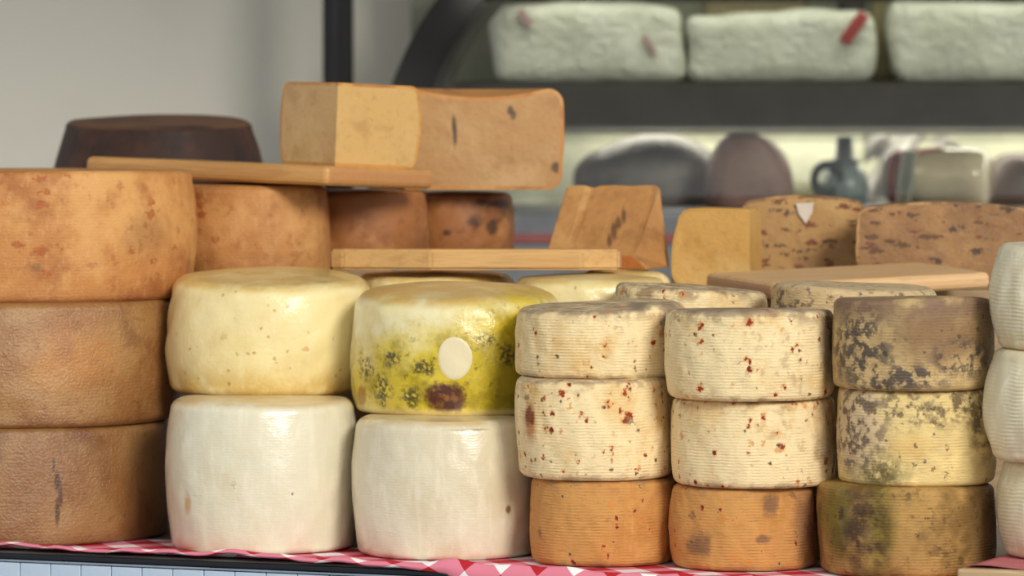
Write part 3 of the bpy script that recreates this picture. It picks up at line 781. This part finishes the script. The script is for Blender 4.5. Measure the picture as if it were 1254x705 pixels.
# paper chip
bm = bmesh.new()
pc = [Vector((-.0125, 0, .0)), Vector((.0115, 0, .001)), Vector((.010, 0, -.012)), Vector((.001, 0, -.0275)), Vector((-.009, 0, -.014))]
fr = [bm.verts.new(p) for p in pc]; bk = [bm.verts.new(p + Vector((0, .0015, 0))) for p in pc]
bm.faces.new(fr); bm.faces.new(bk[::-1])
for i in range(5): bm.faces.new((fr[i], bk[i], bk[(i + 1) % 5], fr[(i + 1) % 5]))
chip = link('paper_chip', bm_mesh(bm, 'paper_chip'), plain('chip_white', (226, 212, 196), .6), smooth=False)
chip.location = at(986, 249, dh1 - .004); tag(chip, 'small white pointed paper chip on the flecked half wheel', 'paper chip')

# ------------------------------------------------------------------ background: post, deli case
black_m = plain('black_metal', (6, 6, 7), .5)
grey_m = plain('grey_seal', (120, 118, 114), .4)
post = empty('black_post', (xat(413, 50, 9.150), 9.150 - D0, -.94))
px_m = 9.150 / F
box('upright', (-18 * px_m, 19 * px_m, 0, .05, 0, 2.4), black_m, post, bev=.004)
box('groove_strip', (-6 * px_m, 1 * px_m, -.003, .002, 0, 2.4), plain('groove', (34, 34, 38), .3), post, bev=.001)
tag(post, 'black upright metal post against the pale wall', 'post')

case = empty('deli_case', (0, 0, 0))
tag(case, 'glass fronted deli display case with a black curved end frame and grey shelf', 'display case')
arc = [(452, 240, 8.860), (462, 180, 8.870), (476, 125, 8.890), (493, 78, 8.920), (516, 32, 8.960), (548, -14, 9.010), (592, -60, 9.080), (650, -98, 9.160), (720, -120, 9.240)]
def smooth_curve(pts, n):
    P = np.array([tuple(at(*p)) for p in pts]); t = np.linspace(0, 1, len(pts)); T = np.linspace(0, 1, n)
    out = []
    for x in T:      # Catmull-Rom
        k = min(int(x * (len(pts) - 1)), len(pts) - 2); u = x * (len(pts) - 1) - k
        p0, p1_, p2, p3_ = P[max(k - 1, 0)], P[k], P[k + 1], P[min(k + 2, len(pts) - 1)]
        out.append(Vector(.5 * ((2 * p1_) + (p2 - p0) * u + (2 * p0 - 5 * p1_ + 4 * p2 - p3_) * u * u + (3 * p1_ - p0 - 3 * p2 + p3_) * u ** 3)))
    return out
cv = smooth_curve(arc, 120)
def band(pts, w0, w1, th):       # flat band following a curve in the picture-facing plane, width from w0 to w1 to its inner side
    bm = bmesh.new(); rows = []
    for i, p in enumerate(pts):
        t = (pts[min(i + 1, len(pts) - 1)] - pts[max(i - 1, 0)]).normalized(); s = t.cross(Vector((0, -1, 0))).normalized()
        if s.x < 0: s = -s
        rows.append([bm.verts.new(p + s * w0), bm.verts.new(p + s * w1), bm.verts.new(p + s * w1 + Vector((0, th, 0))), bm.verts.new(p + s * w0 + Vector((0, th, 0)))])
    for A, Bq in zip(rows, rows[1:]):
        for k in range(4): bm.faces.new((A[k], A[(k + 1) % 4], Bq[(k + 1) % 4], Bq[k]))
    bm.faces.new(rows[0]); bm.faces.new(rows[-1][::-1])
    return bm
link('curved_frame', bm_mesh(band(cv, -.004, .068, .03), 'curved_frame'), black_m, case, smooth=False)
link('frame_seal', bm_mesh(band(cv, .060, .084, .022), 'frame_seal'), plain('dark_seal', (84, 82, 78), .35), case, smooth=False)
# curved glass running to the right of the frame
gl = bpy.data.materials.new('case_glass'); gl.use_nodes = True; nt = gl.node_tree; nt.nodes.clear()
o_ = nt.nodes.new('ShaderNodeOutputMaterial'); mx = nt.nodes.new('ShaderNodeMixShader'); tr = nt.nodes.new('ShaderNodeBsdfTransparent'); gs = nt.nodes.new('ShaderNodeBsdfGlossy'); fz = nt.nodes.new('ShaderNodeFresnel')
tr.inputs[0].default_value = (.95, .965, .94, 1); gs.inputs['Roughness'].default_value = .04; fz.inputs['IOR'].default_value = 1.5
nt.links.new(fz.outputs[0], mx.inputs[0]); nt.links.new(tr.outputs[0], mx.inputs[1]); nt.links.new(gs.outputs[0], mx.inputs[2]); nt.links.new(mx.outputs[0], o_.inputs[0])
bm = bmesh.new(); rows = []
for p in cv: rows.append([bm.verts.new(p + Vector((.07 + 1.9 * k / 6, .012, 0))) for k in range(7)])
for A, Bq in zip(rows, rows[1:]):
    for k in range(6): bm.faces.new((A[k], A[k + 1], Bq[k + 1], Bq[k]))
gp = link('glass_front', bm_mesh(bm, 'glass_front'), gl, case, smooth=False)
md = gp.modifiers.new('thick', 'SOLIDIFY'); md.thickness = .005
cream_m = plain('case_cream_panel', (204, 204, 180), .6)
steel_m = plain('case_deck_steel', (128, 132, 136), .4, metal=.3)
shelf_m = plain('shelf_bar_grey', (74, 70, 70), .5)
XR = 1.75
xl = xat(540, 100, 9.200)
zdeck = zat(254, 9.100); zsh = zat(102, 9.040)
box('back_panel', (xl - .05, XR, 2.15, 2.17, zdeck - .1, 1.15), plain('case_back', (172, 172, 152), .6), case, bev=0)
box('lower_back_panel', (xl - .05, XR, 2.135, 2.149, zdeck - .1, zsh - .10), cream_m, case, bev=0)
box('deck', (xl - .12, XR, 8.970 - D0, 2.135, zdeck - .03, zdeck), steel_m, case, bev=.004)
box('front_panel', (xl - .14, XR, 8.935 - D0, 8.965 - D0, -.9, zdeck - .005), plain('case_front_grey', (122, 126, 130), .4), case, bev=.006)
box('red_stripe', (xl - .14, XR, 8.930 - D0, 8.934 - D0, zdeck - .050, zdeck - .035), plain('case_red', (150, 84, 80), .5), case, bev=.001)
sh = box('shelf', (xl + .02, XR, 9.060 - D0, 2.135, zsh - .02, zsh), shelf_m, case, bev=.002)
box('shelf_bar', (xl + .02, XR, 9.035 - D0, 9.059 - D0, zat(158, 9.040), zsh), shelf_m, case, bev=.004)
box('shelf_lip', (xl + .02, XR, 9.032 - D0, 9.035 - D0, zat(164, 9.040), zat(159, 9.040)), plain('lip', (120, 110, 100), .35, metal=.6), case, bev=.001)

lamp_o = box('unseen_lamp_tube', (.1, XR - .1, 2.05, 2.07, zat(158, 9.04) + .03, zat(158, 9.04) + .05), plain('lamp_cover', (240, 238, 224), .4), case, bev=.004)
ld = bpy.data.lights.new('case_lamp', 'AREA'); ld.shape = 'RECTANGLE'; ld.size = 1.6; ld.size_y = .03; ld.energy = 4; ld.color = (1, .95, .82)
lo = bpy.data.objects.new('case_lamp', ld); COL.objects.link(lo); lo.location = (.9, 2.06, zat(158, 9.04) + .028)

box('unseen_lamp_tube', (-.05, XR - .1, 1.88, 1.90, zsh + .205, zsh + .225), lamp_o.data.materials[0], case, bev=.004)  # tube for the added fill light, above the view
ld2 = bpy.data.lights.new('added_block_fill', 'AREA'); ld2.shape = 'RECTANGLE'; ld2.size = 1.7; ld2.size_y = .03; ld2.energy = 2.2; ld2.color = (1, .97, .88)  # added area light that brightens the wrapped blocks, no fixture in view
lo2 = bpy.data.objects.new('added_block_fill', ld2); COL.objects.link(lo2); lo2.location = (.8, 1.89, zsh + .200); lo2.rotation_euler = (math.radians(25), 0, 0)
# wrapped blocks on the shelf
wrap_m = Mat('wrapping_paper', (228, 228, 214), .5, seed=6)
wrap_m.paint((206, 206, 188), wrap_m.noise(9, .42, .62), .7); wrap_m.bump(wrap_m.raw(26, detail=5, dist=1.5), .014, .8).bump(wrap_m.raw(90, detail=3), .003, .6)
wrap_m = wrap_m.done(); red_m = plain('red_stamp', (176, 66, 66), .6); pink_m = plain('pink_stamp', (196, 160, 160), .6)
def block(label, px0, px1, ptop, d, stamps, seed, dep=.16):
    x0, x1 = xat(px0, 50, d), xat(px1, 50, d); h = zat(ptop, d) - zsh; w = x1 - x0
    bm = box_bm(-w / 2, w / 2, 0, dep, 0, h, bev=.022, seg=4)
    bmesh.ops.subdivide_edges(bm, edges=[e for e in bm.edges if e.calc_length() > .05], cuts=7, use_grid_fill=True)
    rs = random.Random(seed); ph = [rs.uniform(0, 6) for _ in range(6)]
    for v in bm.verts:
        c = v.co; k = min(1, c.z / .03)
        v.co += Vector((.004 * math.sin(c.z * 40 + ph[0]), .004 * math.sin(c.x * 31 + ph[1]) * math.sin(c.z * 37 + ph[2]), k * (.005 * math.sin(c.x * 17 + ph[3]) + .002 * math.sin(c.x * 61 + ph[4]))))
    o = link('wrapped_block', bm_mesh(bm, 'wrapped_block'), wrap_m); o.location = ((x0 + x1) / 2, d - D0, zsh + .0005)
    tag(o, label, 'wrapped cheese', 'wrapped blocks on the case shelf')
    for px, py, L, wd, an, m in stamps:
        q = at(px, py, d); s = box('stamp', (-L / 2, L / 2, -.007, -.004, -wd / 2, wd / 2), m, o, bev=.0008)
        s.location = q - o.location; s.rotation_euler = (0, -an, 0)
block('white paper wrapped block with faint pink marks, beside the curved frame', 602, 838, 5, 9.100, [(643, 22, .03, .012, -1.0, pink_m), (795, 55, .035, .010, -1.0, pink_m)], 1)
block('white paper wrapped block with a red stamp at its corner', 842, 1072, 15, 9.090, [(1046, 34, .056, .019, .95, red_m)], 2)
block('white paper wrapped block without a stamp at the right of the red-stamped one', 1092, 1330, 0, 9.090, [], 3)
tan_m = plain('tan_parcel', (196, 178, 140), .7, bump=.01)
def parcel(label, px0, px1, ptop, d, mat):
    x0, x1 = xat(px0, 50, d), xat(px1, 50, d)
    bm = box_bm(x0, x1, 0, .07, 0, zat(ptop, d) - zsh, bev=.014, seg=3)
    o = link('parcel', bm_mesh(bm, 'parcel'), mat); o.location = (0, d - D0, zsh + .0005); tag(o, label, 'parcel')
parcel('tan wrapped parcel behind the red-stamped block', 862, 990, -14, 9.275, tan_m)
parcel('dark narrow parcel standing behind the red-stamped block', 1026, 1060, -30, 9.280, plain('dark_parcel', (60, 56, 58), .6))
parcel('yellowish parcel in the gap behind two wrapped blocks', 1066, 1110, -10, 9.275, plain('yellow_parcel', (190, 176, 128), .7))

# things on the deck of the case
def lump(name, label, cat, px0, px1, ptop, d, depth, mat, seed, pw=2.6, parts=None):
    x0, x1 = xat(px0, 200, d), xat(px1, 200, d); h = zat(ptop, d) - zdeck; w = (x1 - x0) / 2
    bm = bmesh.new(); bmesh.ops.create_icosphere(bm, subdivisions=5, radius=1)
    rs = random.Random(seed); f = [(rs.uniform(1.5, 4), rs.uniform(1.5, 4), rs.uniform(1.5, 4), rs.uniform(0, 6)) for _ in range(6)]
    for v in bm.verts:
        c = v.co.copy(); n = sum(math.sin(a * c.x + b * c.y + g * c.z + p) for a, b, g, p in f) / 6
        s = 1 + .07 * n
        v.co = Vector((c.x * w * s, c.y * depth * s, max(0, (.30 + c.z * .70) * s if c.z > -.43 else 0) * h))
    o = link(name, bm_mesh(bm, name), mat); o.location = ((x0 + x1) / 2, d - D0, zdeck); tag(o, label, cat); return o
ham_m = Mat('dark_ham', (104, 96, 92), .5, seed=4); ham_m.paint((70, 62, 60), ham_m.noise(9, .42, .62), .8).paint((128, 112, 98), ham_m.noise(14, .55, .7), .6); ham_m.bump(ham_m.raw(30), .01, .5); ham_m = ham_m.done()
pink = Mat('brown_pink_ham', (138, 106, 96), .55, seed=5); pink.paint((104, 74, 70), pink.noise(9, .42, .62), .8); pink.bump(pink.raw(30), .01, .5); pink = pink.done()
lump('cured_ham', 'large dark grey rounded ham lying in the deli case', 'ham', 704, 894, 163, 9.195, .07, ham_m, 1)
lump('cured_ham', 'pinkish brown rounded ham beside the dark ham in the deli case', 'ham', 862, 974, 160, 9.070, .048, pink, 2)
# round cheese in the gap: small greenish lump
lump('green_cheese', 'small greenish rounded cheese between the pink ham and the grey jar', 'cheese', 950, 1006, 222, 9.100, .05, plain('dull_green', (150, 146, 96), .6), 3)
# grey jar with ring handle
jx = at(1034, 245, 9.100)
jar = empty('grey_jar', (jx.x, jx.y, zdeck)); tag(jar, 'blue-grey jar with a black ring handle in the deli case', 'jar')
pm_ = 9.100 / F
jar_m = Mat('blue_grey_glaze', (122, 132, 130), .3, seed=3); jar_m.paint((80, 92, 94), jar_m.noise(12), .6); jar_m = jar_m.done()
hj = zat(196, 9.100) - zdeck
link('body', bm_mesh(lathe_bm([(0, 0), (24 * pm_, 0), (29 * pm_, .01), (31 * pm_, hj * .45), (26 * pm_, hj * .75), (17 * pm_, hj * .88), (16 * pm_, hj * .93)]), 'body'), jar_m, jar)
link('lid', bm_mesh(lathe_bm([(0, hj * .93), (19 * pm_, hj * .93), (19 * pm_, hj * 1.0), (12 * pm_, hj * 1.04), (10 * pm_, hj * 1.5), (0, hj * 1.5)]), 'lid'), plain('grey_lid', (86, 88, 90), .4), jar)
ring = [Vector((-22 * pm_ + 16 * pm_ * math.cos(t), -.03, hj * .62 + 17 * pm_ * math.sin(t))) for t in np.linspace(0, 2 * math.pi, 28, endpoint=False)]
link('ring_handle', bm_mesh(tube_bm(ring, .0075, 10, True), 'ring_handle'), black_m, jar)
# clip jar lying on its side
kx = at(1150, 247, 9.080); rj = (zat(180, 9.080) - zdeck) / 2 * .98
cj = empty('clip_jar', (kx.x, kx.y, zdeck)); tag(cj, 'clip-top glass jar with a red rubber seal lying on its side in the deli case', 'jar')
def side(prof, seg=48):
    bm = lathe_bm(prof, seg); M = Matrix.Translation((0, 0, rj)) @ Matrix.Rotation(math.radians(-22), 4, 'Z') @ Matrix.Rotation(math.radians(90), 4, 'Y')
    bmesh.ops.transform(bm, matrix=M, verts=bm.verts); return bm
gj = Mat('jar_cream', (206, 188, 156), .15, seed=2, coat=.8, coatr=.05); gj.paint((176, 156, 128), gj.noise(9), .6); gj = gj.done()
LJ = .086
link('body', bm_mesh(side([(0, -LJ * .72), (rj * .82, -LJ * .72), (rj * .86, -LJ * .55), (rj * .98, -LJ * .3), (rj, .0), (rj * .99, LJ * .6), (rj * .9, LJ * .85), (rj * .7, LJ * .95), (0, LJ * .95)]), 'body'), gj, cj)
link('rubber_seal', bm_mesh(side([(rj * .7, -LJ * .84), (rj * .93, -LJ * .84), (rj * .97, -LJ * .78), (rj * .93, -LJ * .72), (rj * .7, -LJ * .72)]), 'rubber_seal'), plain('red_rubber', (160, 62, 48), .5), cj)
link('lid', bm_mesh(side([(0, -LJ * 1.05), (rj * .6, -LJ * 1.05), (rj * .86, -LJ * .95), (rj * .88, -LJ * .845), (0, -LJ * .845)]), 'lid'), plain('lid_glass', (150, 140, 124), .15), cj)
steel = plain('bright_clip', (206, 212, 190), .2, metal=.9)
cl = box('clip', (-.012, .012, -.008, 0, -.045, .045), steel, cj, bev=.003); cl.location = (-LJ * .62, -rj * .93, rj); cl.rotation_euler = (0, math.radians(8), math.radians(-22))
link('wire_bail', bm_mesh(tube_bm([(-LJ * .95, -rj * .6, rj * 1.7), (-LJ * .6, -rj * .55, rj * 1.86), (-LJ * .2, -rj * .4, rj * 1.95), (LJ * .05, -rj * .3, rj * 1.98)], .004, 8), 'wire_bail'), plain('copper_wire', (150, 86, 70), .4, metal=.5), cj)
# crumpled grey wrapping sheet behind the jar
def sheet():
    bm = bmesh.new(); G = []; x0, x1 = xat(1060, 200, 9.250), xat(1215, 200, 9.250); h = zat(164, 9.250) - zdeck
    for i in range(31):
        row = []
        for j in range(21):
            u, v = i / 30, j / 20
            top = 1 - .55 * max(0, u - .62) / .38
            row.append(bm.verts.new((x0 + (x1 - x0) * u, .018 * math.sin(u * 9 + v * 3) + .012 * math.sin(u * 23 - v * 11) + .03 * v, h * v * top)))
        G.append(row)
    for i in range(30):
        for j in range(20): bm.faces.new((G[i][j], G[i + 1][j], G[i + 1][j + 1], G[i][j + 1]))
    o = link('wrapping_sheet', bm_mesh(bm, 'wrapping_sheet'), plain('grey_film', (150, 146, 142), .35)); o.location = (0, 9.250 - D0, zdeck + .0005)
    md = o.modifiers.new('thick', 'SOLIDIFY'); md.thickness = .002
    tag(o, 'crumpled grey wrapping sheet standing behind the clip-top jar', 'wrapping')
sheet()
lump('salami', 'dark brown salami piece at the far end behind the clip-top jar', 'salami', 1200, 1300, 186, 9.200, .05, plain('salami_brown', (86, 66, 56), .5), 5)
